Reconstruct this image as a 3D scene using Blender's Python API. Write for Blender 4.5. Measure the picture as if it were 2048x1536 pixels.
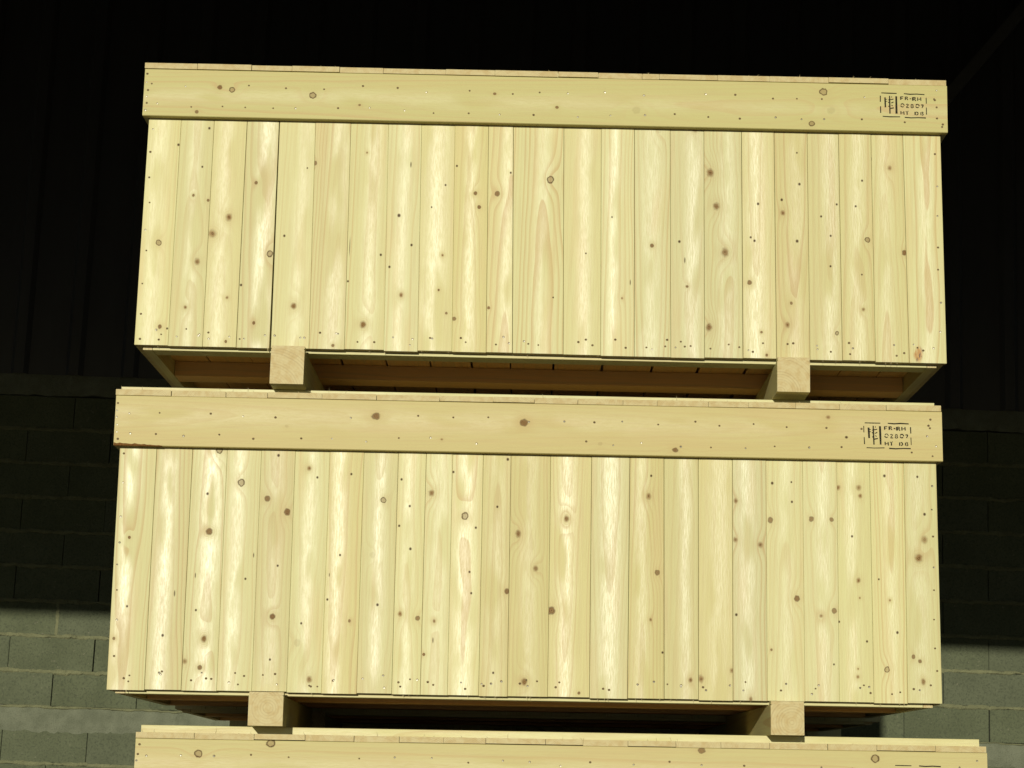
import bpy, bmesh, math, random
from mathutils import Matrix, Vector

for o in list(bpy.data.objects):
    bpy.data.objects.remove(o)
scene = bpy.context.scene
COL = scene.collection
R = math.radians

# ------------------------------------------------------------------ camera, sky, sun, exposure
# frame of the crate stack -> level frame of the building (the yard falls slightly to the right)
YARD_TILT = 0.021
TILT = Matrix.Rotation(-YARD_TILT, 4, 'Y')
PITCH, ROLL = 0.19601, 0.01741
cam_data = bpy.data.cameras.new('camera')
cam_data.sensor_width = 36.0
cam_data.lens = 36.0 * 4017.94 / 2048.0
cam_data.clip_start = 0.05
cam_data.clip_end = 500.0
cam = bpy.data.objects.new('camera', cam_data)
COL.objects.link(cam)
rt = Vector((1, 0, 0)); fw = Vector((0, math.cos(PITCH), math.sin(PITCH))); up = Vector((0, -math.sin(PITCH), math.cos(PITCH)))
ax = rt * math.cos(ROLL) + up * math.sin(ROLL)
ay = -rt * math.sin(ROLL) + up * math.cos(ROLL)
az = -fw
CM = Matrix(((ax.x, ay.x, az.x, -0.05193), (ax.y, ay.y, az.y, -5.58551), (ax.z, ay.z, az.z, -0.23374), (0, 0, 0, 1)))
cam.matrix_world = TILT @ CM
scene.camera = cam

SUN_EL, SUN_AZ = R(10.6), R(9.0)          # low sun behind the camera, a little to the left
to_sun = Vector((-math.sin(SUN_AZ) * math.cos(SUN_EL), -math.cos(SUN_AZ) * math.cos(SUN_EL), math.sin(SUN_EL)))
world = bpy.data.worlds.new('World')
scene.world = world
world.use_nodes = True
wn = world.node_tree
wn.nodes.clear()
sky = wn.nodes.new('ShaderNodeTexSky')
sky.sky_type = 'NISHITA'
sky.sun_disc = False
sky.dust_density = 0.0
sky.air_density = 0.8
sky.sun_elevation = SUN_EL
sky.sun_rotation = math.atan2(to_sun.x, to_sun.y)
bg = wn.nodes.new('ShaderNodeBackground')
bg.inputs['Strength'].default_value = 0.05
wo = wn.nodes.new('ShaderNodeOutputWorld')
wn.links.new(sky.outputs[0], bg.inputs[0]); wn.links.new(bg.outputs[0], wo.inputs[0])
sun_d = bpy.data.lights.new('sun', 'SUN')
sun_d.energy = 5.0
sun_d.angle = R(0.5)
sun_d.color = (1.0, 0.965, 0.82)
sun = bpy.data.objects.new('sun', sun_d)
COL.objects.link(sun)
sun.rotation_euler = to_sun.to_track_quat('Z', 'Y').to_euler()
sun.location = (0, -6, 8)
vs = scene.view_settings
vs.view_transform = 'Standard'; vs.look = 'None'; vs.exposure = -0.12; vs.gamma = 1.0; vs.use_curve_mapping = False
scene.cycles.max_bounces = 6
scene.cycles.diffuse_bounces = 5
scene.cycles.glossy_bounces = 2
scene.cycles.use_adaptive_sampling = True
scene.cycles.adaptive_threshold = 0.02
scene.cycles.use_denoising = True
scene.render.filter_size = 1.3

# ------------------------------------------------------------------ helpers
class NT:
    """small builder for node trees"""
    def __init__(s, tree):
        s.t = tree
    def n(s, typ, **kw):
        nd = s.t.nodes.new(typ)
        for k, v in kw.items():
            setattr(nd, k, v)
        return nd
    def put(s, sock, v):
        if hasattr(v, 'links') or isinstance(v, bpy.types.NodeSocket):
            s.t.links.new(v, sock)
        else:
            sock.default_value = v
    def m(s, op, *a, clamp=False):
        nd = s.n('ShaderNodeMath', operation=op, use_clamp=clamp)
        for i, v in enumerate(a):
            s.put(nd.inputs[i], v)
        return nd.outputs[0]
    def vm(s, op, a, b=None):
        nd = s.n('ShaderNodeVectorMath', operation=op)
        s.put(nd.inputs[0], a)
        if b is not None:
            s.put(nd.inputs[1], b)
        return nd.outputs[1] if op in ('LENGTH', 'DISTANCE', 'DOT_PRODUCT') else nd.outputs[0]
    def noise(s, vec, scale=1.0, detail=2.0, rough=0.5, color=False):
        nd = s.n('ShaderNodeTexNoise')
        s.put(nd.inputs['Vector'], vec); s.put(nd.inputs['Scale'], scale)
        nd.inputs['Detail'].default_value = detail; nd.inputs['Roughness'].default_value = rough
        return nd.outputs['Color'] if color else nd.outputs['Fac']
    def mr(s, v, a, b, c=0.0, d=1.0, smooth=True):
        nd = s.n('ShaderNodeMapRange', interpolation_type='SMOOTHSTEP' if smooth else 'LINEAR')
        nd.clamp = True
        s.put(nd.inputs[0], v)
        for i, x in enumerate((a, b, c, d)):
            s.put(nd.inputs[i + 1], x)
        return nd.outputs[0]
    def mix(s, f, a, b, mode='MIX'):
        nd = s.n('ShaderNodeMix', data_type='RGBA', blend_type=mode)
        s.put(nd.inputs[0], f)
        s.put(nd.inputs[6], a if not isinstance(a, tuple) else (*a, 1.0))
        s.put(nd.inputs[7], b if not isinstance(b, tuple) else (*b, 1.0))
        return nd.outputs[2]
    def fmix(s, f, a, b):
        nd = s.n('ShaderNodeMix', data_type='FLOAT')
        s.put(nd.inputs[0], f); s.put(nd.inputs[2], a); s.put(nd.inputs[3], b)
        return nd.outputs[0]
    def xyz(s, v):
        nd = s.n('ShaderNodeSeparateXYZ'); s.put(nd.inputs[0], v); return nd.outputs
    def comb(s, x, y, z):
        nd = s.n('ShaderNodeCombineXYZ')
        for i, v in enumerate((x, y, z)):
            s.put(nd.inputs[i], v)
        return nd.outputs[0]

def new_mat(name):
    m = bpy.data.materials.new(name)
    m.use_nodes = True
    t = m.node_tree
    b = t.nodes['Principled BSDF']
    return m, NT(t), b

# --- node group: one branch knot.  x,z (mm) -> sums of ring displacement, core, rim, halo
def knot_group():
    g = bpy.data.node_groups.new('branch_knot', 'ShaderNodeTree')
    for nm in ('X', 'Z', 'CX', 'CZ', 'Radius', 'Squash', 'Core', 'Rim', 'Push', 'Soft', 'Wobble', 'Disp', 'CoreIn', 'RimIn', 'HaloIn', 'RingIn'):
        g.interface.new_socket(nm, in_out='INPUT', socket_type='NodeSocketFloat')
    for nm in ('Disp', 'Core', 'Rim', 'Halo', 'Ring'):
        g.interface.new_socket(nm, in_out='OUTPUT', socket_type='NodeSocketFloat')
    T = NT(g)
    I = T.n('NodeGroupInput').outputs
    O = T.n('NodeGroupOutput').inputs
    dx = T.m('DIVIDE', T.m('SUBTRACT', I['X'], I['CX']), I['Radius'])
    dz = T.m('DIVIDE', T.m('SUBTRACT', I['Z'], I['CZ']), T.m('MULTIPLY', I['Radius'], I['Squash']))
    d2 = T.m('ADD', T.m('MULTIPLY', dx, dx), T.m('MULTIPLY', dz, dz))
    q = T.m('ADD', T.m('SQRT', d2), I['Wobble'])
    core = T.mr(q, T.m('ADD', 1.08, T.m('MULTIPLY', I['Soft'], 0.30)), T.m('SUBTRACT', 0.86, T.m('MULTIPLY', I['Soft'], 0.62)))
    rim = T.m('MULTIPLY', T.mr(q, 0.66, 0.95), T.mr(q, 1.28, 1.0))
    halo = T.m('EXPONENT', T.m('MULTIPLY', d2, -0.16))
    halo = T.m('MULTIPLY', halo, T.m('ADD', 0.86, T.m('MULTIPLY', T.m('SINE', T.m('MULTIPLY', q, 11.0)), 0.22)))
    push = T.m('EXPONENT', T.m('MULTIPLY', -1.0, T.m('ADD', T.m('MULTIPLY', T.m('MULTIPLY', dx, dx), 0.13), T.m('MULTIPLY', T.m('MULTIPLY', dz, dz), 0.05))))
    T.put(O['Disp'], T.m('ADD', I['Disp'], T.m('MULTIPLY', T.m('MULTIPLY', push, I['Radius']), I['Push'])))
    T.put(O['Core'], T.m('MAXIMUM', I['CoreIn'], T.m('MULTIPLY', core, I['Core'])))
    T.put(O['Rim'], T.m('MAXIMUM', I['RimIn'], T.m('MULTIPLY', rim, I['Rim'])))
    T.put(O['Halo'], T.m('MAXIMUM', I['HaloIn'], T.m('MULTIPLY', halo, I['Core'])))
    T.put(O['Ring'], T.m('ADD', I['RingIn'], T.m('MULTIPLY', core, q)))
    return g
KNOT = knot_group()

def pin_group():
    g = bpy.data.node_groups.new('pin_knot', 'ShaderNodeTree')
    for nm in ('X', 'Z', 'CX', 'CZ', 'Radius', 'Squash', 'Amount', 'In'):
        g.interface.new_socket(nm, in_out='INPUT', socket_type='NodeSocketFloat')
    g.interface.new_socket('Out', in_out='OUTPUT', socket_type='NodeSocketFloat')
    T = NT(g)
    I = T.n('NodeGroupInput').outputs
    O = T.n('NodeGroupOutput').inputs
    dx = T.m('DIVIDE', T.m('SUBTRACT', I['X'], I['CX']), I['Radius'])
    dz = T.m('DIVIDE', T.m('SUBTRACT', I['Z'], I['CZ']), T.m('MULTIPLY', I['Radius'], I['Squash']))
    q = T.m('SQRT', T.m('ADD', T.m('MULTIPLY', dx, dx), T.m('MULTIPLY', dz, dz)))
    T.put(O['Out'], T.m('MAXIMUM', I['In'], T.m('MULTIPLY', T.mr(q, 1.3, 0.5), I['Amount'])))
    return g
PIN = pin_group()

KNOT_KIND = {   # core, rim, ring push, squash, softness
    'r': (0.50, 1.00, 1.3, 1.05, 0.0), 'd': (0.95, 0.65, 1.3, 1.10, 0.15), 's': (0.95, 0.10, 1.2, 1.15, 0.9),
    'b': (1.00, 0.15, 2.2, 1.15, 0.8), 't': (0.16, 0.10, 1.8, 1.10, 0.5)}

def wood(name, seed, knots=(), pith=None, ring=None, tint=None, gloss=1.0, shared=False, warp=1.0, base=None):
    """solid softwood: growth rings round a pith line along local z, cut by the board's faces (x width, y depth, all mm)"""
    rng = random.Random(seed)
    m, T, B = new_mat(name)
    px, py = pith if pith else (rng.uniform(-16, 16), rng.choice((-1, 1)) * rng.uniform(30, 75))
    sp = ring or rng.uniform(6.0, 10.0)
    tint = rng.random() if tint is None else tint
    co = T.n('ShaderNodeTexCoord').outputs['Object']
    P = T.vm('MULTIPLY', co, (1000.0, 1000.0, 1000.0))
    off = Vector((rng.uniform(0, 900), rng.uniform(0, 900), rng.uniform(0, 9000)))
    if shared:
        rnd = T.n('ShaderNodeObjectInfo').outputs['Random']
        PO = T.vm('ADD', T.vm('ADD', P, tuple(off)), T.comb(T.m('MULTIPLY', rnd, 777.0), 0.0, T.m('MULTIPLY', rnd, 12345.0)))
        px = T.m('MULTIPLY', T.m('SUBTRACT', rnd, 0.5), 50.0)
    else:
        rnd = rng.random()
        PO = T.vm('ADD', P, tuple(off))
    X, Y, Z = T.xyz(P)
    w1 = T.m('SUBTRACT', T.noise(T.vm('MULTIPLY', PO, (0.009, 0.009, 0.0017)), 1.0, 1.0), 0.5)
    w2 = T.m('SUBTRACT', T.noise(T.vm('MULTIPLY', PO, (0.026, 0.026, 0.0055)), 1.0, 1.0), 0.5)
    wob = T.m('MULTIPLY', T.m('SUBTRACT', T.noise(T.vm('MULTIPLY', PO, (0.12, 0.12, 0.12)), 1.0, 1.0), 0.5), 0.7) if knots else 0.0
    disp = core = rim = halo = kring = 0.0
    pin = 0.0
    resin = 0.0
    for (kx, kz, kr, kt) in knots:
        if kt == 'w':
            nd = T.n('ShaderNodeGroup'); nd.node_tree = PIN
            for nm, v in (('X', X), ('Z', Z), ('CX', kx), ('CZ', kz), ('Radius', kr * 0.85), ('Squash', 1.7), ('Amount', 1.0), ('In', resin)):
                T.put(nd.inputs[nm], v)
            resin = nd.outputs[0]
        elif kt in 'pkc':
            nd = T.n('ShaderNodeGroup'); nd.node_tree = PIN
            sq = 1.15 if kt == 'p' else rng.uniform(3.5, 5.5) if kt == 'k' else 24.0
            for nm, v in (('X', X), ('Z', Z), ('CX', kx), ('CZ', kz), ('Radius', kr * (1.35 if kt == 'p' else 0.8)), ('Squash', sq), ('Amount', 0.95 if kt == 'p' else 0.75), ('In', pin)):
                T.put(nd.inputs[nm], v)
            pin = nd.outputs[0]
        else:
            c_, r_, p_, s_, f_ = KNOT_KIND[kt]
            nd = T.n('ShaderNodeGroup'); nd.node_tree = KNOT
            for nm, v in (('X', X), ('Z', Z), ('CX', kx), ('CZ', kz), ('Radius', kr * (0.86 if kt in 'sb' else 0.94)), ('Squash', s_ * rng.uniform(0.95, 1.15)), ('Core', c_ * rng.uniform(0.85, 1.1)),
                          ('Rim', r_), ('Push', p_ * rng.uniform(0.8, 1.2)), ('Soft', f_), ('Wobble', wob), ('Disp', disp), ('CoreIn', core), ('RimIn', rim), ('HaloIn', halo), ('RingIn', kring)):
                T.put(nd.inputs[nm], v)
            disp, core, rim, halo, kring = (nd.outputs[i] for i in range(5))
    # growth rings
    dx = T.m('SUBTRACT', X, px)
    dy = T.m('SUBTRACT', Y, py)
    dx = T.m('ADD', dx, T.m('MULTIPLY', w1, 22.0 * warp))
    rr = T.m('SQRT', T.m('ADD', T.m('MULTIPLY', dx, dx), T.m('MULTIPLY', dy, dy)))
    rr = T.m('ADD', rr, T.m('ADD', T.m('MULTIPLY', w1, 17.0 * warp), T.m('MULTIPLY', w2, 4.5 * warp)))
    rr = T.m('ADD', rr, T.m('MULTIPLY', Z, rng.choice((-1, 1)) * rng.uniform(0.004, 0.022)))
    rr = T.m('ADD', rr, disp)
    ph = T.m('DIVIDE', rr, sp)
    fr = T.m('FRACT', T.m('ADD', ph, 50.0))
    late = T.m('MULTIPLY', T.mr(fr, 0.42, 0.93), T.mr(fr, 1.0, 0.95))
    # each ring differs a little from its neighbours
    rv = T.noise(T.comb(T.m('FLOOR', T.m('ADD', ph, 50.0)), off.x, rnd if not shared else T.m('MULTIPLY', rnd, 40.0)), 0.73, 0.0)
    late = T.m('MULTIPLY', late, T.mr(rv, 0.30, 0.72, 0.18, 1.0))
    fib = T.noise(T.vm('MULTIPLY', PO, (0.26, 0.26, 0.006)), 1.0, 2.0, 0.6)
    blotch = T.noise(T.vm('MULTIPLY', PO, (0.022, 0.022, 0.0022)), 1.0, 2.0, 0.55)
    pale = (0.466, 0.440, 0.214); honey = (0.452, 0.390, 0.150); pink = (0.478, 0.388, 0.176)
    if base:
        pale, honey, pink = base
    if shared:
        tf = rnd
    else:
        tf = tint
    col = T.mix(T.m('MULTIPLY', tf, 0.75), pale, honey)
    col = T.mix(T.mr(blotch, 0.50, 0.72, 0.0, 0.6), col, pink)
    col = T.mix(T.m('MULTIPLY', late, rng.choice((0.34, 0.46, 0.60, 0.82)) if not shared else 0.42), col, (0.390, 0.282, 0.110))
    col = T.mix(T.mr(fib, 0.38, 0.72, 0.0, 0.24), col, (0.36, 0.26, 0.12))
    if knots:
        col = T.mix(T.m('MULTIPLY', halo, 0.30), col, (0.34, 0.210, 0.075))
        kn = T.mr(T.m('SINE', T.m('MULTIPLY', kring, 19.0)), -1.0, 1.0)
        kc = T.mix(kn, (0.105, 0.056, 0.022), (0.245, 0.150, 0.062))
        col = T.mix(core, col, kc)
        col = T.mix(T.m('MULTIPLY', rim, 0.85), col, (0.060, 0.032, 0.014))
        col = T.mix(pin, col, (0.055, 0.028, 0.012))
    if resin:
        rag = T.noise(T.vm('MULTIPLY', PO, (0.16, 0.16, 0.05)), 1.0, 3.0, 0.6)
        col = T.mix(T.m('MULTIPLY', resin, T.mr(rag, 0.36, 0.52)), col, (0.34, 0.170, 0.035))
        col = T.mix(T.m('MULTIPLY', resin, T.mr(rag, 0.56, 0.66)), col, (0.060, 0.028, 0.010))
    if not shared and not base:
        k = rng.uniform(0.92, 1.05)
        col = T.mix(1.0, col, (k, k, k * rng.uniform(0.95, 1.04)), 'MULTIPLY')
    # sawn ends drink the light
    nz = T.m('ABSOLUTE', T.xyz(T.n('ShaderNodeTexCoord').outputs['Normal'])[2])
    endf = T.mr(nz, 0.6, 0.9)
    rag2 = T.noise(T.vm('MULTIPLY', PO, (0.05, 0.05, 0.05)), 1.0, 2.0, 0.6)
    ecol = T.mix(T.mr(rag2, 0.35, 0.7), (0.440, 0.365, 0.180), (0.390, 0.295, 0.125))
    ecol = T.mix(T.m('MULTIPLY', late, 0.38), ecol, (0.210, 0.130, 0.052))
    col = T.mix(endf, col, ecol)
    T.put(B.inputs['Base Color'], col)
    # planed wood shines where the fibres lie flat: along the heart line of the board
    band = T.m('DIVIDE', T.m('ADD', dx, T.m('MULTIPLY', w2, 14.0)), rng.uniform(16.0, 34.0))
    band = T.m('EXPONENT', T.m('MULTIPLY', T.m('MULTIPLY', band, band), -1.0))
    along = T.mr(T.noise(T.vm('MULTIPLY', PO, (0.02, 0.02, 0.0050)), 1.0, 1.0), 0.28, 0.50)
    sheen = T.m('MULTIPLY', T.m('MULTIPLY', band, along), T.m('SUBTRACT', 1.0, T.m('MULTIPLY', late, 0.28)))
    fine = T.noise(T.vm('MULTIPLY', PO, (0.24, 0.24, 0.035)), 1.0, 2.0, 0.7)
    sheen = T.m('MULTIPLY', sheen, T.mr(fine, 0.34, 0.60, 0.64, 1.0))
    if knots:
        sheen = T.m('MULTIPLY', sheen, T.m('SUBTRACT', 1.0, halo, clamp=True))
    sheen = T.m('MULTIPLY', sheen, T.m('MULTIPLY', T.m('SUBTRACT', 1.0, endf), gloss))
    T.put(B.inputs['Roughness'], T.fmix(sheen, 0.60, 0.43))
    T.put(B.inputs['Specular IOR Level'], T.m('MULTIPLY', T.fmix(sheen, 0.30 + 0.16 * gloss, 1.0), T.m('SUBTRACT', 1.0, T.m('MULTIPLY', T.m('MAXIMUM', T.m('MAXIMUM', core, rim), pin), 0.9), clamp=True)))
    bp = T.n('ShaderNodeBump')
    bp.inputs['Strength'].default_value = 0.5
    bp.inputs['Distance'].default_value = 0.0010
    T.put(bp.inputs['Height'], fine)
    T.put(B.inputs['Normal'], bp.outputs[0])
    return m

def link(o, parent=None):
    COL.objects.link(o)
    if parent is not None:
        o.parent = parent
    return o

def mesh_obj(name, verts, faces, mat, parent=None, loc=(0, 0, 0), rot=(0, 0, 0), smooth=False):
    me = bpy.data.meshes.new(name)
    me.from_pydata(verts, [], faces)
    if smooth:
        for p in me.polygons:
            p.use_smooth = True
    mats = mat if isinstance(mat, (list, tuple)) else [mat]
    for x in mats:
        me.materials.append(x)
    o = bpy.data.objects.new(name, me)
    o.location = loc
    o.rotation_euler = rot
    return link(o, parent)

def tag(o, label=None, cat=None, group=None, kind=None):
    if label: o['label'] = label
    if cat: o['category'] = cat
    if group: o['group'] = group
    if kind: o['kind'] = kind
    return o

def board_mesh(w0, w1, th, L, cham=0.0007, cup=0.0, x_off=0.0, lean=0.0, nseg=6):
    """board: local z along its length from 0 to L, face at y=0 looking to -y, width w0 at the bottom and w1 at the top"""
    vs_, fs = [], []
    def ringv(w, z, xc):
        pts = []
        h = w / 2
        for i in range(nseg + 1):
            t = -1 + 2 * i / nseg
            x = t * (h - cham)
            pts.append((xc + x, -cup * (1 - t * t), z))
        pts.append((xc + h, cham, z)); pts.append((xc + h, th, z)); pts.append((xc - h, th, z)); pts.append((xc - h, cham, z))
        return pts
    a = ringv(w0, 0.0, x_off); b = ringv(w1, L, x_off + lean)
    n = len(a)
    vs_ = a + b
    for i in range(n):
        j = (i + 1) % n
        fs.append((i, j, n + j, n + i))
    fs.append(tuple(range(n - 1, -1, -1)))
    fs.append(tuple(range(n, 2 * n)))
    return vs_, fs

def board(name, w, th, L, mat, parent, loc, rot=(0, 0, 0), w1=None, cham=0.0007, cup=0.0, lean=0.0, nseg=2):
    v, f = board_mesh(w, w1 or w, th, L, cham, cup, 0.0, lean, nseg)
    return mesh_obj(name, v, f, mat, parent, loc, rot)
# measured on the photograph: plank edges (mm, bottom / top), lid board edges, knots (x, z, radius in mm, kind)
PLANK_EDGES_1 = ([-1150, -1054, -956, -860, -761, -653, -552, -440, -344, -247, -150, -75, 69, 175, 270, 374, 469, 578, 673, 768, 859, 953, 1048, 1154],
    [-1148, -1054, -958, -862, -767, -663, -560, -451, -355, -258, -161, -89, 58, 166, 262, 366, 463, 572, 666, 762, 852, 946, 1038, 1147])
PLANK_EDGES_2 = ([-1149, -1046, -945, -848, -752, -656, -561, -464, -368, -289, -215, -129, -50, 61, 176, 281, 382, 477, 572, 667, 771, 866, 962, 1055, 1150],
    [-1149, -1046, -945, -848, -752, -657, -560, -464, -368, -289, -215, -129, -51, 61, 176, 284, 380, 477, 573, 668, 771, 868, 961, 1058, 1149])
LID_EDGES_1 = [-1164, -1011, -853, -736, -597, -470, -289, -146, 37, 154, 281, 331, 499, 651, 821, 994, 1162]
LID_EDGES_2 = [-1165, -1009, -856, -739, -586, -433, -255, -104, 12, 134, 262, 358, 503, 616, 749, 874, 1006, 1161]
LID_EDGES_3 = [-1164, -1003, -840, -701, -567, -443, -322, -207, -43, 59, 182, 313, 436, 569, 728, 862, 1022, 1162]
KNOTS_K1 = """-549,301,1.5,c; -1098,301,8.2,r; -1080,54,5.5,d; -984,247,9.1,s; -1006,444,3.7,d; -963,430,4.1,d; -971,647,2.8,p; -1058,595,2.8,p; -985,530,2.3,p; -1011,112,5.5,s; -945,331,12.4,s; -900,381,10.1,s; -893,143,4.6,s; -890,15,3.6,d; -827,485,4.6,d; -777,275,8.2,r; -855,181,2.7,p; -813,71,4.1,d; -702,123,9.1,b; -659,548,5.1,d; -738,329,2.7,p; -502,73,10.0,b; -510,583,3.2,s; -459,279,2.7,p; -433,244,2.7,p; -585,10,4.1,d; -411,397,3.7,p; -681,533,1.8,p; -1059,49,2.3,p; -550,199,2.3,p; -397,162,6.5,s; -372,310,2.8,p; -382,550,2.8,k; -318,424,1.9,p; -282,282,4.2,s; -290,179,3.2,d; -266,112,3.7,d; -243,96,5.1,d; -249,549,2.4,p; -193,468,5.2,d; -181,427,5.1,d; -130,468,7.0,d; -146,130,4.2,d; -93,532,2.3,p; 22,514,9.4,r; -280,491,2.3,p; 317,324,5.1,d; 332,672,9.4,t; 201,406,1.9,p; 128,297,1.9,p; 37,165,1.9,p; 256,214,2.3,k; 233,167,3.7,s; 437,676,8.6,s; 482,545,11.5,b; 500,445,10.5,b; 526,309,11.4,b; 481,88,10.4,b; 395,338,2.9,p; 418,206,3.8,d; 411,283,2.8,k; 620,455,2.9,p; 596,221,6.1,d; 599,355,2.4,p; 610,345,2.8,p; 630,77,3.3,d; 645,11,3.8,d; 688,469,2.9,p; 691,430,7.1,s; 732,611,1.9,p; 739,517,2.9,p; 732,347,3.3,p; 715,164,3.8,d; 704,100,7.5,s; 844,79,5.2,r; 801,422,2.4,p; 846,459,2.4,p; 828,365,2.4,p; 827,275,2.4,p; 900,454,2.4,p; 919,531,2.4,p; 933,355,7.1,r; 919,150,5.7,s; 916,252,1.9,p; 999,571,6.7,s; 1038,320,6.6,d; 1073,24,15.5,w; 946,597,2.4,k"""
KNOTS_K2 = """-1109,418,3.9,d; -1136,138,3.9,d; -1105,227,2.4,p; -1003,149,2.9,p; -976,265,2.9,k; -888,439,8.8,d; -870,670,8.9,r; -898,545,2.9,p; -889,142,8.7,b; -897,63,5.8,d; -939,79,6.7,s; -915,220,2.4,p; -921,316,2.4,k; -805,578,8.8,r; -730,534,7.4,d; -673,498,8.3,d; -704,657,3.0,p; -703,206,7.3,d; -694,347,2.4,p; -782,309,2.4,p; -762,375,2.4,k; -593,597,2.5,p; -617,623,6.9,s; -632,136,8.2,t; -595,36,8.2,s; -623,189,2.4,p; -522,380,2.4,p; -490,198,3.4,d; -553,256,2.4,p; -432,382,7.3,t; -414,244,2.9,p; -550,324,1.9,k; -705,88,2.4,p; -498,608,2.5,p; -406,537,7.4,r; -357,596,2.5,p; -360,465,2.5,p; -332,521,2.5,p; -327,401,2.9,p; -351,220,6.8,s; -302,209,6.3,d; -272,559,8.9,b; -256,202,4.9,b; -282,110,3.9,d; -177,496,8.8,r; -212,620,2.5,p; -155,281,2.4,p; -57,288,6.3,d; -161,340,2.4,p; -146,464,2.5,p; -27,449,8.8,b; 23,353,8.3,b; -4,40,9.7,b; 107,494,7.9,b; 68,237,9.8,d; 147,12,3.9,d; 337,562,7.9,s; 362,348,6.9,d; 344,217,4.4,s; -87,524,2.5,p; -90,63,2.4,p; -60,659,3.0,p; -414,244,2.4,p; -258,149,2.4,k; 344,620,2.5,p; 377,127,2.4,p; 455,53,6.3,s; 484,57,8.7,s; 569,81,6.3,s; 582,554,6.4,s; 580,444,6.9,s; 650,431,7.9,s; 621,4,6.3,s; 582,235,2.9,p; 679,501,7.4,d; 751,283,7.4,d; 685,606,3.0,p; 739,610,2.0,p; 740,554,2.5,p; 679,140,3.4,d; 794,507,6.4,d; 851,506,5.4,d; 818,236,5.9,s; 855,251,6.9,d; 871,597,6.9,s; 929,598,7.9,s; 933,575,6.0,s; 924,337,6.9,s; 918,70,4.9,s; 919,92,2.9,s; 1111,454,9.9,s; 1094,402,12.3,s; 1113,526,3.0,p; 1002,633,3.0,p; 1030,194,2.9,p; 999,92,6.8,r; 1073,128,4.9,d; 1091,116,4.9,d; 1099,60,7.3,b; 1011,283,3.4,s; 981,341,2.0,p; 908,460,2.5,p; 927,288,2.9,s; 868,221,2.4,p; 945,168,2.4,p; 1095,632,2.5,p; 852,103,2.0,p"""
KNOTS_F1 = """-943,764,6.2,d; -907,757,7.8,r; -1006,688,5.1,d; -672,745,9.0,r; -535,719,3.1,d; -145,762,4.1,d; 36,725,4.1,d; 266,721,10.1,t; 806,789,10.5,r; 772,692,7.3,r; 828,733,9.5,t"""
KNOTS_F2 = """-433,770,9.5,d; -682,737,4.0,t; -17,760,10.3,d; 409,691,6.7,d; -247,708,3.6,s; 198,704,5.4,t; 841,793,6.1,s; 892,737,3.0,p"""
KNOTS_F3 = """-990,777,10.0,r; -794,808,10.0,r; 857,795,9.9,r; 383,809,8.0,d"""
def knots_of(s):
    out = []
    for it in s.split(';'):
        a, b, r, t = it.strip().split(',')
        out.append((float(a), float(b), float(r), t))
    return out

W, DEPTH, H, HF, TF, OV, TL, TP = 2.30, 0.95, 0.6735, 0.1421, 0.0240, 0.0131, 0.0168, 0.020
BAT = 0.010                 # floor battens reach this far below the cladding
RX90 = (0, R(90), 0)        # board lying along +x, face to -y
RY90 = (R(-90), 0, 0)       # board lying along +y, face up
REND_L = Matrix(((0, 1, 0), (0, 0, 1), (1, 0, 0))).to_euler()      # along +y, face to -x
REND_R = Matrix(((0, -1, 0), (0, 0, 1), (-1, 0, 0))).to_euler()    # along +y, face to +x

SHARED = [wood('softwood_plain_%d' % i, 900 + i, (), pith=None, tint=None, gloss=0.45, shared=True) for i in range(3)]
ENDGRAIN = [wood('softwood_lid_%d' % i, 950 + i, (), pith=(0.0, 24 + 30 * i), ring=4.0, gloss=0.1, shared=True) for i in range(3)]
SKIDW = [wood('softwood_skid_%d' % i, 970 + i, (), pith=p, ring=7.5, gloss=0.1, tint=0.8, warp=0.35) for i, p in enumerate(((-44, 125), (-38, 92), (6, 34), (12, 48)))]

def metal_mat(name, col, rough, metallic=1.0):
    m, T, B = new_mat(name)
    co = T.n('ShaderNodeTexCoord').outputs['Object']
    n = T.noise(co, 240.0, 2.0)
    T.put(B.inputs['Base Color'], T.mix(T.mr(n, 0.35, 0.7), col, tuple(c * 0.55 for c in col)))
    B.inputs['Metallic'].default_value = metallic
    B.inputs['Roughness'].default_value = rough
    B.inputs['Specular IOR Level'].default_value = 0.5 if metallic else 0.05
    return m
NAIL = metal_mat('nail_steel', (0.30, 0.28, 0.22), 0.5)
HOLE = metal_mat('nail_hole', (0.155, 0.108, 0.054), 0.9, 0.0)
FLOOR_BOUNCE = [wood('softwood_floor_bounce_%d' % i, 930 + i, (), gloss=0.1, shared=True, base=((0.62, 0.365, 0.120), (0.56, 0.300, 0.085), (0.60, 0.330, 0.105))) for i in range(2)]  # orange bounce light of the undersides put into the colour: redder, brighter wood

def ink_mat():
    m, T, B = new_mat('stencil_ink')
    co = T.n('ShaderNodeTexCoord').outputs['Object']
    n = T.noise(T.vm('MULTIPLY', co, (900.0, 900.0, 900.0)), 0.35, 3.0, 0.65)
    T.put(B.inputs['Base Color'], T.mix(T.mr(n, 0.54, 0.76), (0.018, 0.016, 0.010), (0.13, 0.105, 0.050)))
    B.inputs['Roughness'].default_value = 0.8
    B.inputs['Specular IOR Level'].default_value = 0.08
    return m
INK = ink_mat()

def fibre_mat():
    m, T, B = new_mat('wood_fibre')
    co = T.n('ShaderNodeTexCoord').outputs['Object']
    n = T.noise(co, 60.0, 1.0)
    T.put(B.inputs['Base Color'], T.mix(n, (0.60, 0.52, 0.30), (0.40, 0.31, 0.14)))
    B.inputs['Roughness'].default_value = 0.8
    return m
FIBRE = fibre_mat()
BARK = metal_mat('bark', (0.16, 0.075, 0.022), 0.9, 0.0)

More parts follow.
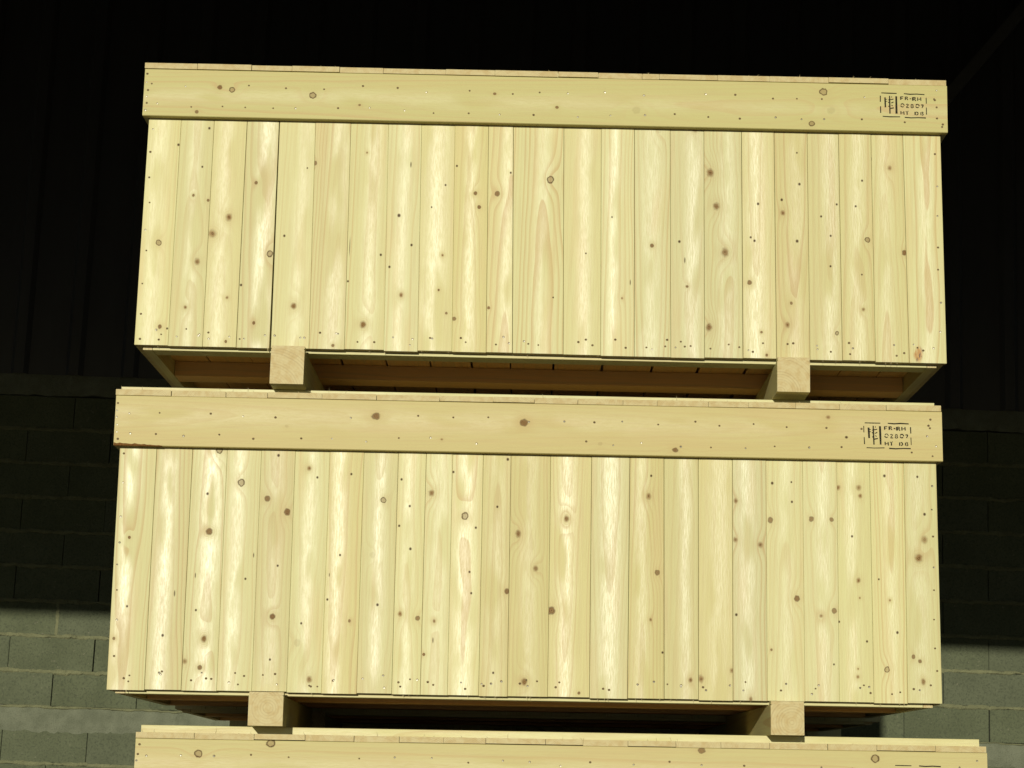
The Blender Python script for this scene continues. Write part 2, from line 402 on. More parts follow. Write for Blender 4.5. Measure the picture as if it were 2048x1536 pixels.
def nails_mesh(parent, spots, rng):
    """spots: (x, y, z) on faces that look to -y"""
    v, f, mi = [], [], []
    for (x, y, z) in spots:
        r = rng.uniform(0.0021, 0.0031)
        for k, (rad, dy, dx, dz) in list(enumerate(((r * 1.25, -0.0004, 0, 0), (r * 0.80, -0.0009, rng.uniform(-.0005, .0008), -rng.uniform(0.0006, 0.0013)))))[:2 if rng.random() < 0.4 else 1]:
            b = len(v)
            tx, tz = (rng.uniform(-.25, .25), rng.uniform(-.1, .4)) if k else (0, 0)
            for i in range(8):
                a = i * math.pi / 4
                px, pz = rad * math.cos(a), rad * (1.0 if k else 0.9) * math.sin(a)
                v.append((x + dx + px, y + dy + tx * px * 0.5 - tz * pz * 0.5 - (0.0004 if k else 0), z + dz + pz))
            f.append(tuple(range(b, b + 8)))
            mi.append(k)
    o = mesh_obj('nail_heads', v, f, [HOLE, NAIL], parent)
    for p, k in zip(o.data.polygons, mi):
        p.material_index = k
    tag(o, kind='stuff')
    return o

def fibres_mesh(parent, spots, rng):
    """torn wood fibres: thin three-sided slivers at (x, y, z), direction, length"""
    v, f = [], []
    for (p, d, L) in spots:
        p = Vector(p); d = Vector(d).normalized()
        s = d.orthogonal().normalized() * rng.uniform(0.0006, 0.0012)
        t = d.cross(s)
        b = len(v)
        mid = p + d * L * 0.55 + s * rng.uniform(-3, 3) + t * rng.uniform(-3, 3)
        tip = mid + d * L * 0.45 + s * rng.uniform(-4, 4) + t * rng.uniform(-3, 3)
        for base, w in ((p, 1.0), (mid, 0.6)):
            for k in range(3):
                a = k * 2.0944
                v.append(tuple(base + (s * math.cos(a) + t * math.sin(a)) * w))
        v.append(tuple(tip))
        for k in range(3):
            j = (k + 1) % 3
            f.append((b + k, b + j, b + 3 + j, b + 3 + k)); f.append((b + 3 + k, b + 3 + j, b + 6))
    o = mesh_obj('torn_fibres', v, f, FIBRE, parent)
    tag(o, kind='stuff')
    return o

STROKES = [  # stencilled heat-treatment mark; points in tenths of a millimetre or so, width
    ([(370, 312), (570, 318), (775, 322)], 20), ([(965, 325), (1120, 340), (1300, 332), (1505, 345)], 22),
    ([(405, 957), (600, 968), (865, 965)], 20), ([(985, 978), (1150, 990), (1350, 982), (1540, 988)], 24),
    ([(345, 390), (345, 560)], 20), ([(350, 680), (355, 865)], 18), ([(1548, 430), (1552, 595)], 19), ([(1552, 700), (1555, 895)], 17),
    ([(468, 435), (478, 710)], 36), ([(588, 390), (592, 600), (598, 880)], 27), ([(762, 400), (765, 600), (770, 880)], 40),
    ([(610, 495), (690, 480)], 20), ([(630, 590), (690, 560)], 20), ([(640, 640), (665, 670)], 16), ([(605, 740), (700, 720)], 24), ([(645, 400), (645, 440)], 12),
    ([(555, 505), (600, 495)], 20), ([(550, 575), (600, 560)], 20), ([(555, 685), (600, 665)], 20), ([(490, 492), (525, 485)], 13), ([(490, 548), (525, 540)], 13),
    ([(880, 405), (882, 495)], 24), ([(896, 408), (950, 410)], 15), ([(896, 452), (938, 452)], 15),
    ([(1000, 408), (1002, 498)], 28), ([(1014, 412), (1058, 420), (1062, 442), (1016, 456)], 17), ([(1042, 468), (1072, 500)], 19),
    ([(1112, 465), (1158, 466)], 20),
    ([(1196, 420), (1200, 516)], 34), ([(1212, 424), (1264, 434), (1266, 460), (1214, 474)], 19), ([(1244, 484), (1278, 520)], 21),
    ([(1325, 424), (1326, 516)], 23), ([(1405, 424), (1410, 516)], 21), ([(1348, 475), (1388, 470)], 18),
    ([(885, 632), (905, 606), (940, 604), (964, 628), (970, 655)], 20), ([(880, 655), (892, 684), (925, 694), (958, 682)], 20),
    ([(1024, 626), (1052, 612), (1086, 630), (1060, 660), (1032, 690)], 17), ([(1024, 706), (1096, 708)], 18),
    ([(1158, 655), (1150, 640), (1160, 622), (1196, 622), (1208, 640), (1198, 656)], 17), ([(1158, 668), (1146, 690), (1160, 711), (1198, 711), (1212, 690), (1200, 668)], 18), ([(1166, 662), (1192, 662)], 13),
    ([(1276, 645), (1298, 618), (1335, 616), (1360, 640), (1364, 668)], 20), ([(1274, 670), (1288, 698), (1320, 708), (1352, 694)], 20),
    ([(1412, 632), (1476, 630)], 20), ([(1472, 640), (1438, 712)], 20),
    ([(885, 808), (886, 896)], 21), ([(960, 814), (968, 906)], 21), ([(904, 856), (946, 858)], 17),
    ([(1008, 816), (1030, 816)], 16), ([(1045, 818), (1048, 906)], 26), ([(1060, 812), (1082, 808)], 16),
    ([(1258, 824), (1258, 912)], 25), ([(1288, 824), (1330, 845), (1334, 884), (1292, 912)], 21),
    ([(1408, 830), (1408, 908)], 21), ([(1430, 825), (1470, 838), (1440, 864)], 18), ([(1446, 868), (1474, 884), (1468, 904), (1432, 914)], 17)]

def stamp(parent, cx, cz, y, rng, rot=0.0):
    v, f = [], []
    for n_, (pts, w) in enumerate(STROKES):
        q = [((x - 950) / 9100.0, -(z - 0.018 * (x - 950) - 650) / 9100.0) for x, z in pts]
        q = [(x * math.cos(rot) - z * math.sin(rot), x * math.sin(rot) + z * math.cos(rot)) for x, z in q]
        ww = w / 9100.0 * rng.uniform(1.2, 1.5)
        b = len(v)
        yy = y - 0.00035 - 0.000004 * n_
        for i, (x, z) in enumerate(q):
            a = q[max(i - 1, 0)]; c = q[min(i + 1, len(q) - 1)]
            tx, tz = c[0] - a[0], c[1] - a[1]
            l = math.hypot(tx, tz) or 1.0
            nx, nz = -tz / l * ww / 2, tx / l * ww / 2
            k = rng.uniform(0.8, 1.1)
            v.append((cx + x + nx * k, yy, cz + z + nz * k)); v.append((cx + x - nx * k, yy, cz + z - nz * k))
        for i in range(len(q) - 1):
            f.append((b + 2 * i, b + 2 * i + 1, b + 2 * i + 3, b + 2 * i + 2))
    o = mesh_obj('stencil_mark', v, f, INK, parent)
    return tag(o, label='black stencilled heat treatment mark reading FR-RH 02807 HT DB')

def crate(label, M, seed, skid_h, plank_edges=None, knots=None, lid_edges=None, fknots=None, stamp_at=None, group='stacked wooden crates', detail=True, skidmats=(0, 1), fgloss=0.35):
    rng = random.Random(seed)
    root = link(bpy.data.objects.new('wooden_crate', None))
    root.empty_display_size = 0.2
    tag(root, label, 'crate', group)
    root.matrix_world = M @ Matrix.Translation((0, 0, -(max(skid_h) + BAT)))
    Z0 = max(skid_h) + BAT                      # bottom of the cladding above the root
    hw = W / 2
    nails = []
    fibres = []
    sm = lambda: rng.choice(SHARED)
    # ---- front planks
    if plank_edges is None:
        xs = [-hw]
        while xs[-1] < hw - 0.13:
            xs.append(xs[-1] + rng.uniform(0.085, 0.115))
        xs[-1:] = [xs[-1], hw] if hw - xs[-1] > 0.06 else [hw]
        plank_edges = ([x * 1000 for x in xs], [x * 1000 for x in xs])
    eb, et = plank_edges
    n = len(eb) - 1
    HT = H + HF - 0.0006
    for i in range(n):
        b0, b1, t0, t1 = eb[i] / 1000, eb[i + 1] / 1000, et[i] / 1000, et[i + 1] / 1000
        k = HT / H
        t0, t1 = b0 + (t0 - b0) * k, b1 + (t1 - b1) * k
        gap = rng.choice((0.0002, 0.0004, 0.0007, 0.0012)) if detail else 0.0015
        if seed == 1 and i == 3:             # the one open joint
            b1, t1 = b1 - 0.0042, t1 - 0.0012
        w0, w1 = b1 - b0 - gap, t1 - t0 - gap
        cb, ct = (b0 + b1) / 2, (t0 + t1) / 2
        dz = rng.uniform(-0.0020, 0.0016)
        dy = rng.uniform(-0.0009, 0.0012)
        cup = rng.uniform(0.0001, 0.0009)
        ks = []
        if knots:
            for (kx, kz, kr, kt) in knots:
                e0 = b0 * 1000 + (eb and (et[i] - eb[i]) * kz / (H * 1000)); e1 = b1 * 1000 + (et[i + 1] - eb[i + 1]) * kz / (H * 1000)
                if e0 - 3 <= kx < e1 - 3:
                    ks.append((kx - cb * 1000, kz - dz * 1000, kr, kt))
        if detail and knots:
            mat = wood('softwood_plank_%d_%d' % (seed, i), seed * 100 + i, ks, gloss=rng.uniform(0.55, 1.1), tint=rng.choice((0.0, 0.1, 0.2, 0.4, 0.65, 0.9)))
        else:
            mat = sm()
        board('plank', w0, TP, HT - dz, mat, root, (cb, dy, Z0 + dz), w1=w1, cup=cup, lean=ct - cb, nseg=6 if detail else 2)
        if detail:
            for q in range(rng.choice((2, 3, 3, 4))):
                u = rng.uniform(-0.42, 0.42)
                nails.append((cb + u * w0, dy - cup * (1 - 4 * u * u), Z0 + rng.uniform(0.016, 0.052)))
            if i in (0, n - 1):
                s_ = -1 if i == 0 else 1
                z = 0.09
                while z < H:
                    ex = (b0 if i == 0 else b1) + ((t0 - b0) if i == 0 else (t1 - b1)) * z / HT
                    nails.append((ex - s_ * rng.uniform(0.010, 0.018), dy, Z0 + z)); z += rng.uniform(0.06, 0.10)
            if rng.random() < 0.5:
                for q in range(rng.randint(1, 3)):
                    fibres.append(((cb + rng.uniform(-.5, .5) * w0, dy + rng.uniform(0, .012), Z0 + dz), (rng.uniform(-.8, .8), rng.uniform(-.4, .2), -1), rng.uniform(0.004, 0.011)))
    # ---- back and end planks
    nb = 22
    bm_ = board_mesh(W / nb - 0.002, W / nb - 0.002, TP, HT)
    def shared_boards(name, meshdata, placements):
        first = None
        for (loc, rot) in placements:
            if first is None:
                first = mesh_obj(name, meshdata[0], meshdata[1], sm(), root, loc, rot)
            else:
                o = first.copy(); o.location = loc; o.rotation_euler = rot
                link(o, root)
    shared_boards('plank', bm_, [((-hw + (i + 0.5) * W / nb, DEPTH, Z0), (0, 0, R(180))) for i in range(nb)])
    ne = 9
    ye0, ye1 = TP + 0.001, DEPTH - TP - 0.001
    we = (ye1 - ye0) / ne
    em = board_mesh(we - 0.002, we - 0.002, 0.018, HT)
    shared_boards('plank', em, [((-hw + 0.002, ye0 + (i + .5) * we, Z0 - 0.002), (0, 0, R(-90))) for i in range(ne)])
    shared_boards('plank', em, [((hw - 0.002, ye0 + (i + .5) * we, Z0 - 0.002), (0, 0, R(90))) for i in range(ne)])
    # ---- top rails (wide boards round the rim)
    zc = Z0 + H + HF / 2
    fl = W + 2 * OV
    fk = [(-(kz - (H + HF / 2) * 1000), kx + fl * 500, kr, kt) for (kx, kz, kr, kt) in (fknots or ())]
    fm = wood('softwood_rail_%d' % seed, 700 + seed, fk, pith=(rng.uniform(-20, 10), rng.choice((55, -70))), ring=9.0, gloss=fgloss, base=((0.395, 0.368, 0.145), (0.395, 0.350, 0.128), (0.40, 0.340, 0.132)) if seed == 1 else ((0.415, 0.362, 0.148), (0.415, 0.340, 0.130), (0.42, 0.330, 0.135))) if detail else sm()
    rail = board('rail', HF, TF - 0.0012, fl, fm, root, (-fl / 2, -TF, zc), RX90, nseg=4, cham=0.0016)
    board('rail', HF, TF - 0.0012, fl, sm(), root, (-fl / 2, DEPTH + 0.0012, zc), RX90)
    board('rail', HF, OV - 0.0006, DEPTH - 0.001, sm(), root, (-hw - OV, 0.0005, zc), REND_L)
    board('rail', HF, OV - 0.0006, DEPTH - 0.001, sm(), root, (hw + OV, 0.0005, zc), REND_R)
    if detail:
        for row, (f0, stp) in enumerate(((0.67, 0.100), (0.22, 0.095))):
            x = -hw + 0.02
            while x < hw:
                if rng.random() > 0.06:
                    nails.append((x + rng.uniform(-.015, .015), -TF, Z0 + H + HF * (f0 + rng.uniform(-.06, .06))))
                x += stp * rng.uniform(0.75, 1.2)
        for q in range(6):
            nails.append((-hw - OV + rng.uniform(.004, .012), -TF, Z0 + H + HF * (0.12 + q * 0.15 + rng.uniform(-.03, .03))))
            if q < 5:
                nails.append((hw + OV - rng.uniform(.010, .045), -TF, Z0 + H + HF * (0.14 + q * 0.18 + rng.uniform(-.04, .04))))
    # ---- lid boards, their ends show above the rail
    if lid_edges is None:
        lid_edges = [round(-1163 + i * 2326 / 18) for i in range(19)]
    for i in range(len(lid_edges) - 1):
        a, b = lid_edges[i] / 1000, lid_edges[i + 1] / 1000
        dz = rng.uniform(-0.0004, 0.0010); dy = rng.uniform(-0.0045, 0.0015)
        th = TL - 0.0004 - rng.choice((0.0, 0.0, 0.0006, 0.0016))
        board('lid_board', b - a - rng.choice((0.0006, 0.001, 0.0018)), th, DEPTH + TF - dy + 0.012, rng.choice(ENDGRAIN), root,
              ((a + b) / 2, -TF + dy, Z0 + H + HF + TL + dz * 0.5), RY90)
        if detail:
            for q in range(rng.randint(0, 4)):
                fibres.append(((rng.uniform(a, b), -TF + dy + rng.uniform(0, .01), Z0 + H + HF + TL), (rng.uniform(-.9, .9), rng.uniform(-.4, .3), 1), rng.uniform(0.003, 0.013) * rng.choice((0.5, 0.7, 1, 1.4))))
    # ---- battens on the lid
    ztop = Z0 + H + HF + TL + 0.0006
    TB = 0.0205
    for y in (0.045, DEPTH / 2 - 0.05, DEPTH - 0.145):
        board('lid_batten', TB, 0.095, 2 * hw + 0.024 - rng.uniform(0, .006), sm(), root, (-hw - 0.012, y, ztop + TB / 2), RX90, cham=0.001)
    # ---- floor: battens under floor boards
    zb = Z0 - BAT
    TBB = 0.045
    for (y, wy) in ((TP + 0.003, 0.067), (0.39, 0.092), (DEPTH - TP - 0.075, 0.070)):
        board('floor_batten', TBB, wy, W - 2 * 0.048 - 0.002, sm() if y < 0.1 else rng.choice(FLOOR_BOUNCE), root, (-hw + 0.049, y, zb + TBB / 2), RX90)  # sunlit front batten stays plain, shaded ones get the bounce-tinted colour
    for s_, rot in ((-1, REND_L), (1, REND_R)):
        board('floor_batten', TBB, 0.026, DEPTH - 2 * TP - 0.008, sm(), root, (s_ * (hw - 0.0215), TP + 0.003, zb + TBB / 2), rot)
    x = -hw + 0.0215
    zf = zb + TBB + 0.0205
    while x < hw - 0.0215 - 0.05:
        w = min(rng.uniform(0.115, 0.150), hw - 0.0215 - x)
        g = rng.choice((0.002, 0.004, 0.006, 0.009))
        board('floor_board', w - g, 0.020, DEPTH - 2 * TP - 0.008, rng.choice(FLOOR_BOUNCE), root, (x + w / 2, TP + 0.004, zf), RY90)
        x += w
    # ---- skids
    for k, (xa, xb) in enumerate(((-0.7545, -0.660), (0.670, 0.7615))):
        h = skid_h[k]
        sk = board('skid', xb - xa, h, DEPTH + 0.045, SKIDW[skidmats[k]] if detail else sm(), root, ((xa + xb) / 2, -0.040, zb - 0.0005), RY90, cham=0.003)
        board('spacer', xb - xa - 0.001, 0.0085, 0.036, sm(), root, ((xa + xb) / 2 + 0.0005, -0.0385, zb + 0.0082), RY90)
    if detail:
        if stamp_at:
            nails = [q for q in nails if not (q[1] < -0.01 and abs(q[0] - stamp_at[0]) < 0.072 and abs(q[2] - Z0 - stamp_at[1]) < 0.045)]
        nails_mesh(root, nails, rng)
        fibres_mesh(root, fibres, rng)
    if seed == 2:                               # bark left on the lower edge of the rail
        v, f = [], []
        for q in range(17):
            t = q / 16
            x = -hw - OV + 0.0005 + t * 0.135
            h = 0.0075 * (1 - t) ** 0.6 * rng.uniform(0.55, 1.15) + 0.0004
            v += [(x, -TF - 0.0006, Z0 + H - 0.0006), (x, -TF - 0.0010, Z0 + H + h), (x, -TF + 0.010, Z0 + H - 0.0009)]
        for q in range(16):
            a = q * 3
            f += [(a, a + 3, a + 4, a + 1), (a + 2, a + 5, a + 3, a)]
        tag(mesh_obj('bark_edge', v, f, BARK, root), 'strip of brown bark left on the rail')
    if stamp_at:
        stamp(root, stamp_at[0], Z0 + stamp_at[1], -TF, rng, (0.0, -0.010, 0.006, 0.0)[seed])
    return root

def place(x, y, z, yaw=0.0, roll=0.0):
    return TILT @ Matrix.Translation((x, y, z)) @ Matrix.Rotation(yaw, 4, 'Z') @ Matrix.Rotation(roll, 4, 'Y')

STACK_TOP = H + HF + TL + 0.0006 + 0.0205
# ------------------------------------------------------------------ yard
GZ = -0.94679 - (0.94693 * 0 + 0.094)

def ground_mat():
    m, T, B = new_mat('yard_earth')
    co = T.n('ShaderNodeTexCoord').outputs['Object']
    a = T.noise(co, 0.8, 6.0, 0.6); b = T.noise(co, 45.0, 3.0)
    c = T.mix(T.mr(a, 0.3, 0.7), (0.105, 0.080, 0.048), (0.150, 0.116, 0.070))
    T.put(B.inputs['Base Color'], T.mix(T.mr(b, 0.45, 0.8, 0.0, 0.5), c, (0.075, 0.056, 0.034)))
    B.inputs['Roughness'].default_value = 0.9
    bp = T.n('ShaderNodeBump'); bp.inputs['Strength'].default_value = 0.5; bp.inputs['Distance'].default_value = 0.004
    T.put(bp.inputs['Height'], b); T.put(B.inputs['Normal'], bp.outputs[0])
    return m
SK3 = 0.094
GZ = -0.94679 - BAT - SK3 - 0.0005
yard = mesh_obj('ground', [(-60, -60, 0), (60, -60, 0), (60, 60, 0), (-60, 60, 0)], [(0, 1, 2, 3)], ground_mat())
yard.matrix_world = TILT @ Matrix.Translation((0, 0, GZ))
tag(yard, 'packed brown earth yard under the crates', kind='structure')

# ------------------------------------------------------------------ shed behind: block wall, metal cladding, roof
YW = 6.37
def block_mat():
    m, T, B = new_mat('concrete_block')
    tc = T.n('ShaderNodeTexCoord').outputs['Object']
    rnd = T.n('ShaderNodeObjectInfo').outputs['Random']
    co = T.vm('ADD', tc, T.comb(T.m('MULTIPLY', rnd, 91.0), T.m('MULTIPLY', rnd, 37.0), 0.0))
    a = T.noise(co, 5.0, 4.0, 0.6); b = T.noise(co, 85.0, 3.0, 0.75); c = T.noise(co, 60.0, 2.0)
    col = T.mix(T.mr(a, 0.3, 0.7), (0.062, 0.071, 0.035), (0.080, 0.090, 0.047))
    col = T.mix(T.m('MULTIPLY', T.m('SUBTRACT', rnd, 0.5), 0.5, clamp=True), col, (0.085, 0.090, 0.066))
    col = T.mix(T.mr(b, 0.45, 0.68, 0.0, 0.7), col, (0.034, 0.040, 0.022))
    col = T.mix(T.mr(c, 0.66, 0.76, 0.0, 0.7), col, (0.13, 0.125, 0.080))
    T.put(B.inputs['Base Color'], col)
    B.inputs['Roughness'].default_value = 0.95
    bp = T.n('ShaderNodeBump'); bp.inputs['Strength'].default_value = 0.7; bp.inputs['Distance'].default_value = 0.003
    T.put(bp.inputs['Height'], b); T.put(B.inputs['Normal'], bp.outputs[0])
    return m
def mortar_mat(name, c0, c1):
    m, T, B = new_mat(name)
    co = T.n('ShaderNodeTexCoord').outputs['Object']
    a = T.noise(co, 9.0, 5.0, 0.6); b = T.noise(co, 140.0, 3.0, 0.65)
    col = T.mix(T.mr(a, 0.3, 0.7), c0, c1)
    col = T.mix(T.mr(b, 0.50, 0.75, 0.0, 0.45), col, tuple(x * 0.5 for x in c0))
    T.put(B.inputs['Base Color'], col)
    B.inputs['Roughness'].default_value = 0.95
    bp = T.n('ShaderNodeBump'); bp.inputs['Strength'].default_value = 0.9; bp.inputs['Distance'].default_value = 0.006
    T.put(bp.inputs['Height'], T.m('ADD', b, T.m('MULTIPLY', a, 1.5))); T.put(B.inputs['Normal'], bp.outputs[0])
    return m
BLOCK = block_mat()
MORTAR = mortar_mat('mortar', (0.104, 0.106, 0.052), (0.146, 0.148, 0.074))
BEAMC = mortar_mat('cast_concrete', (0.092, 0.100, 0.062), (0.130, 0.138, 0.090))

wall = link(bpy.data.objects.new('block_wall', None))
tag(wall, 'grey concrete block wall behind the crates, sunlit only along its foot', 'wall')
wall.location = (0, YW, -1.35)
wz = 1.35
XW0, XW1 = -4.9, 4.9
# beds (z in the level frame)
lower = [-0.021 - 0.206 * k - 0.0 for k in range(0, 7)]       # below the lower ring beam
upper = [0.100 + 0.2065 * k for k in range(0, 10)]             # above it
BEAM1 = (-0.021, 0.100)
BEAM2 = (upper[-1], upper[-1] + 0.135)
rngw = random.Random(77)
def block_mesh(w, h, d=0.18, ch=0.0025):
    x, z = w / 2, h / 2
    v = [(-x + ch, 0, -z + ch), (x - ch, 0, -z + ch), (x - ch, 0, z - ch), (-x + ch, 0, z - ch),
         (-x, ch, -z), (x, ch, -z), (x, ch, z), (-x, ch, z), (-x, d, -z), (x, d, -z), (x, d, z), (-x, d, z)]
    f = [(0, 1, 2, 3)]
    for i in range(4):
        j = (i + 1) % 4
        f.append((4 + i, 4 + j, j, i)); f.append((8 + i, 8 + j, 4 + j, 4 + i))
    f.append((11, 10, 9, 8))
    return v, f
first_block = None
courses = [(z, z + 0.2065) for z in upper[:-1]] + [(z - 0.206, z) for z in lower[:-1]]
courses.sort()
mort_v, mort_f = [], []
for ci, (za, zb_) in enumerate(courses):
    if zb_ > 0:
        odd = round((za - 0.100) / 0.2065) % 2 == 0          # course just above the beam starts on the other half
    else:
        odd = round((-0.021 - zb_) / 0.206) % 2 == 1
    x = -3.003 - 0.5015 * 4 + (0.270 if odd else 0.0)
    while x < XW1:
        w = 0.5015
        gapv = rngw.choice((0.003, 0.004, 0.007, 0.009))
        hh = 0.2065 - 0.013
        dx = rngw.uniform(-0.0015, 0.0015)
        if first_block is None:
            v, f = block_mesh(0.4975, hh)
            first_block = mesh_obj('block', v, f, BLOCK, wall, (x + w / 2, 0, 0))
            o = first_block
        else:
            o = first_block.copy(); link(o, wall)
        o.location = (x + w / 2 + dx, rngw.uniform(-0.003, 0.003), wz + (za + zb_) / 2 + rngw.uniform(-.001, .001))
        o.rotation_euler = (rngw.uniform(-.004, .004), rngw.uniform(-.002, .002), rngw.uniform(-.004, .004))
        x += w

def rough_strip(name, z, hgt, proud, mat, seed, kind=None, step=0.022, x0=XW0, x1=XW1, bot=None):
    """a hand-laid mortar bed: uneven upper and lower edge, squeezed out a little"""
    r = random.Random(seed)
    n = int((x1 - x0) / step)
    v, f = [], []
    ua = ub = uc = 0.0
    for i in range(n + 1):
        x = x0 + (x1 - x0) * i / n
        ua = ua * 0.7 + r.gauss(0, 0.0020); ub = ub * 0.7 + r.gauss(0, bot or 0.0022); uc = uc * 0.6 + r.gauss(0, 0.0016)
        zt, zl = z + hgt / 2 + ua, z - hgt / 2 + ub
        if zt < zl + 0.004: zt = zl + 0.004
        yp = -proud + uc
        v += [(x, 0.03, zt + 0.003), (x, min(yp * 0.3, 0.002), zt), (x, yp, zt - (zt - zl) * 0.28), (x, yp - 0.001, zl + (zt - zl) * 0.28), (x, min(yp * 0.3, 0.002), zl), (x, 0.03, zl - 0.003)]
    for i in range(n):
        for k in range(5):
            a = i * 6 + k
            f.append((a + 1, a, a + 6, a + 7))
    return mesh_obj(name, v, f, mat, wall)
for i, z in enumerate(upper[1:-1] + lower[1:-1]):
    rough_strip('mortar_joint', wz + z, 0.022, 0.006, MORTAR, 40 + i, step=0.012)
# filled upright joints here and there
for i, (x, za, zb_) in enumerate(((-2.735, 0.513, 0.719), (2.10, 0.306, 0.513), (-1.2, 0.10, 0.306), (3.45, 0.719, 0.926), (-3.99, 0.306, 0.513))):
    r = random.Random(300 + i)
    v, f = [], []
    for k in range(11):
        zz = wz + za + 0.009 + (zb_ - za - 0.018) * k / 10
        a, b = -0.013 + r.gauss(0, .003), 0.014 + r.gauss(0, .003)
        y = -0.004 + r.gauss(0, .0012)
        v += [(x + a, 0.01, zz), (x + a * 0.6, y, zz), (x + b * 0.6, y, zz), (x + b, 0.01, zz)]
    for k in range(10):
        for q in range(3):
            a = k * 4 + q
            f.append((a, a + 1, a + 5, a + 4))
    mesh_obj('mortar_joint', v, f, MORTAR, wall)
rough_strip('ring_beam', wz + (BEAM1[0] + BEAM1[1]) / 2 - 0.010, BEAM1[1] - BEAM1[0] + 0.022, 0.007, BEAMC, 91, bot=0.0040)
rough_strip('mortar_joint', wz + BEAM1[1], 0.014, 0.009, MORTAR, 92)
rough_strip('ring_beam', wz + (BEAM2[0] + BEAM2[1]) / 2, BEAM2[1] - BEAM2[0], 0.006, BEAMC, 93)
mesh_obj('backing', [(XW0, 0.12, -0.3), (XW1, 0.12, -0.3), (XW1, 0.12, wz + 5.3), (XW0, 0.12, wz + 5.3),
                     (XW0, 0.20, -0.3), (XW1, 0.20, -0.3), (XW1, 0.20, wz + 5.3), (XW0, 0.20, wz + 5.3)],
         [(0, 1, 2, 3), (7, 6, 5, 4), (0, 3, 7, 4), (1, 5, 6, 2), (3, 2, 6, 7), (0, 4, 5, 1)], MORTAR, wall)

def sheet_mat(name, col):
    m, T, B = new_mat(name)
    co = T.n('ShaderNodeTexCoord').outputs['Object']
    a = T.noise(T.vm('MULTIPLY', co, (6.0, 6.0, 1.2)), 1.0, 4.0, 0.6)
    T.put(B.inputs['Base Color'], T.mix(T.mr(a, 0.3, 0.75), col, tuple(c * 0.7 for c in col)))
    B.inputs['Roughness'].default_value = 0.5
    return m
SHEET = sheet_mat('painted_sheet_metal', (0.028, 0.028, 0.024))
STEEL = sheet_mat('painted_steel', (0.07, 0.068, 0.055))
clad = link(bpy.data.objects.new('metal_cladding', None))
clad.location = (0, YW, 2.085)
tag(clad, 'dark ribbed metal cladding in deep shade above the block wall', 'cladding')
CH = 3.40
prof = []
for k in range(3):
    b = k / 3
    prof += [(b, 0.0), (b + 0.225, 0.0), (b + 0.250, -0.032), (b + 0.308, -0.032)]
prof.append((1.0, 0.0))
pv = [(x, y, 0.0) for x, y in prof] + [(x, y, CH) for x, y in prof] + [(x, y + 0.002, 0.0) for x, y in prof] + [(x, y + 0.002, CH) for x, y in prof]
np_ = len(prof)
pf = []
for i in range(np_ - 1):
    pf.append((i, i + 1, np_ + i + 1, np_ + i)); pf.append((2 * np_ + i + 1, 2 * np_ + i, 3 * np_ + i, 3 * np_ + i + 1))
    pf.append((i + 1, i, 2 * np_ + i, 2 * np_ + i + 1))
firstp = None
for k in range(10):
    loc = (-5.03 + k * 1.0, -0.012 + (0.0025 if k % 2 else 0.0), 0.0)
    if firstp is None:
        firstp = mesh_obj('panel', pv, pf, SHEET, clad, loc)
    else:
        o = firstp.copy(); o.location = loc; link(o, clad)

def bar(name, a, b, w, t, mat, parent=None):
    """L-section steel between two points"""
    a, b = Vector(a), Vector(b)
    d = (b - a); L = d.length
    sec = [(0, 0), (w, 0), (w, t), (t, t), (t, w), (0, w)]
    v = [(x, y, 0) for x, y in sec] + [(x, y, L) for x, y in sec]
    f = [(i, (i + 1) % 6, 6 + (i + 1) % 6, 6 + i) for i in range(6)] + [tuple(range(5, -1, -1)), tuple(range(6, 12))]
    return mesh_obj(name, v, f, mat, parent, a, d.to_track_quat('Z', 'Y').to_euler())
brace = bar('steel_brace', (2.33, YW - 0.22, 3.72), (3.35, YW - 0.22, 5.0), 0.07, 0.008, STEEL)
tag(brace, 'slanting steel brace in the dark at upper right', 'brace')

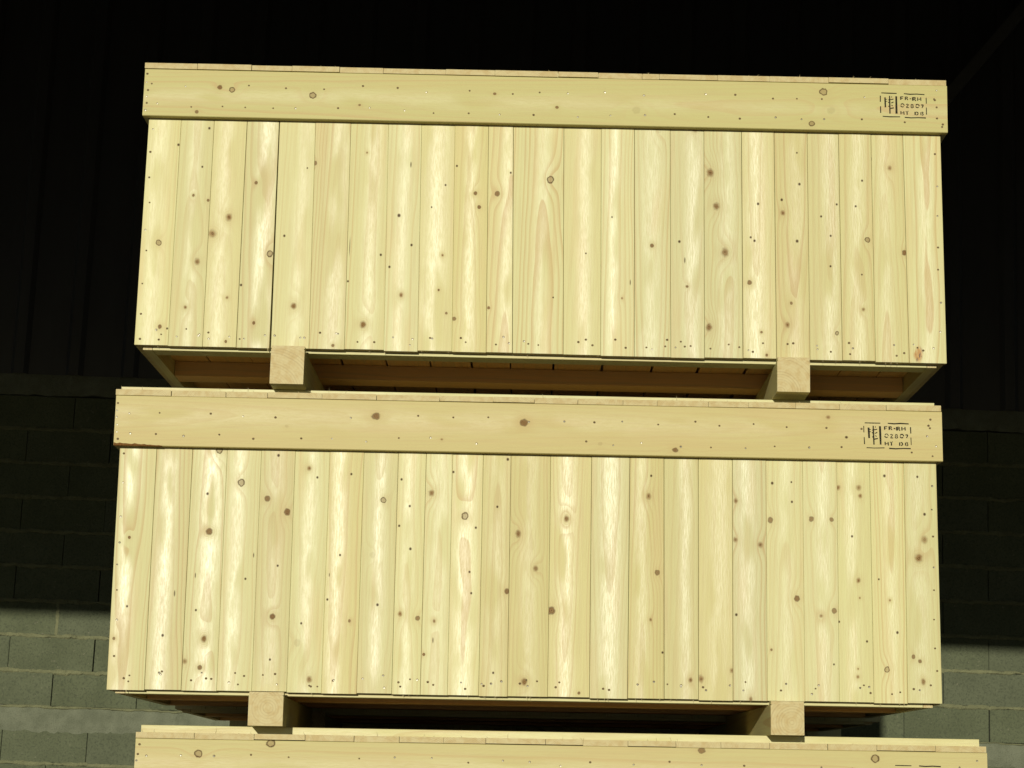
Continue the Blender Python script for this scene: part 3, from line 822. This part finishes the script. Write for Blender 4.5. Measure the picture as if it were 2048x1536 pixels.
# mono-pitch roof: its low front eave throws the shade line on the wall
EAVE_Y = -2.2
EAVE_Z = 0.640 + (YW - EAVE_Y) * math.tan(SUN_EL) / math.cos(SUN_AZ)
roof = link(bpy.data.objects.new('shed_roof', None))
roof.location = (0, EAVE_Y, EAVE_Z)
tag(roof, 'shed roof above the crates whose eave shades the wall', 'roof')
RZ = 5.35 - EAVE_Z
RYL = YW - EAVE_Y + 0.25
mesh_obj('roof_sheet', [(-9, 0, 0), (9, 0, 0), (9, RYL, RZ), (-9, RYL, RZ), (-9, 0, 0.06), (9, 0, 0.06), (9, RYL, RZ + 0.06), (-9, RYL, RZ + 0.06)],
         [(3, 2, 1, 0), (4, 5, 6, 7), (0, 1, 5, 4), (1, 2, 6, 5), (2, 3, 7, 6), (3, 0, 4, 7)], SHEET, roof)
for k in range(1, 5):
    y, z = RYL * k / 5, RZ * k / 5
    mesh_obj('purlin', [(-8.9, y - .03, z - .14), (8.9, y - .03, z - .14), (8.9, y + .03, z - .14), (-8.9, y + .03, z - .14), (-8.9, y - .03, z - .012), (8.9, y - .03, z - .012), (8.9, y + .03, z), (-8.9, y + .03, z)],
             [(3, 2, 1, 0), (4, 5, 6, 7), (0, 1, 5, 4), (1, 2, 6, 5), (2, 3, 7, 6), (3, 0, 4, 7)], STEEL, roof)

# ------------------------------------------------------------------ crates
SK1 = 0.96052 - STACK_TOP - BAT
SK2 = 0.94679 - STACK_TOP - BAT
roll1 = 0.00768
crate('topmost pale softwood crate, resting on the crate in the middle of the stack', place(0.02279, -0.01783, 0.96052, -0.00993, roll1), 1, (SK1 + 0.0038, SK1 - 0.0066),
      PLANK_EDGES_1, knots_of(KNOTS_K1), LID_EDGES_1, knots_of(KNOTS_F1), (1.0365, 0.7530), skidmats=(0, 1))
crate('middle pale softwood crate, between the topmost crate and the cut-off one below', place(0, 0, 0, 0.01483), 2, (SK2 - 0.0008, SK2 - 0.0008),
      PLANK_EDGES_2, knots_of(KNOTS_K2), LID_EDGES_2, knots_of(KNOTS_F2), (1.008, 0.7437), skidmats=(2, 3))
crate('lowest pale softwood crate, only its lid and top rail in the picture', place(0.10019, 0.01435, -0.94679), 3, (SK3, SK3),
      None, None, LID_EDGES_3, knots_of(KNOTS_F3), (0.975, 0.7420), skidmats=(1, 2))
# second stack standing behind the first, seen through the gap under the middle crate
crate('crate of the rear stack, glimpsed in the gap beneath the middle crate', place(0.022, DEPTH + 0.095, -0.016, 0.024), 11, (SK2 - 0.0008, SK2 - 0.0008), detail=False)
crate('crate of the farthest stack, in darkness deep in the gap beneath the middle crate', place(0.06, 2 * DEPTH + 0.17, -0.045, 0.012), 13, (SK2 - 0.0008, SK2 - 0.0008), detail=False)
crate('lowest crate of the farthest stack, hidden behind the other stacks', place(0.03, 2 * DEPTH + 0.17, -0.94679 - 0.045, -0.003), 14, (SK3 - 0.045, SK3 - 0.045), detail=False)
crate('lowest crate of the rear stack, hidden behind the lowest front crate', place(0.07, DEPTH + 0.08, -0.94679 - 0.016, 0.004), 12, (SK3 - 0.016, SK3 - 0.016), detail=False)
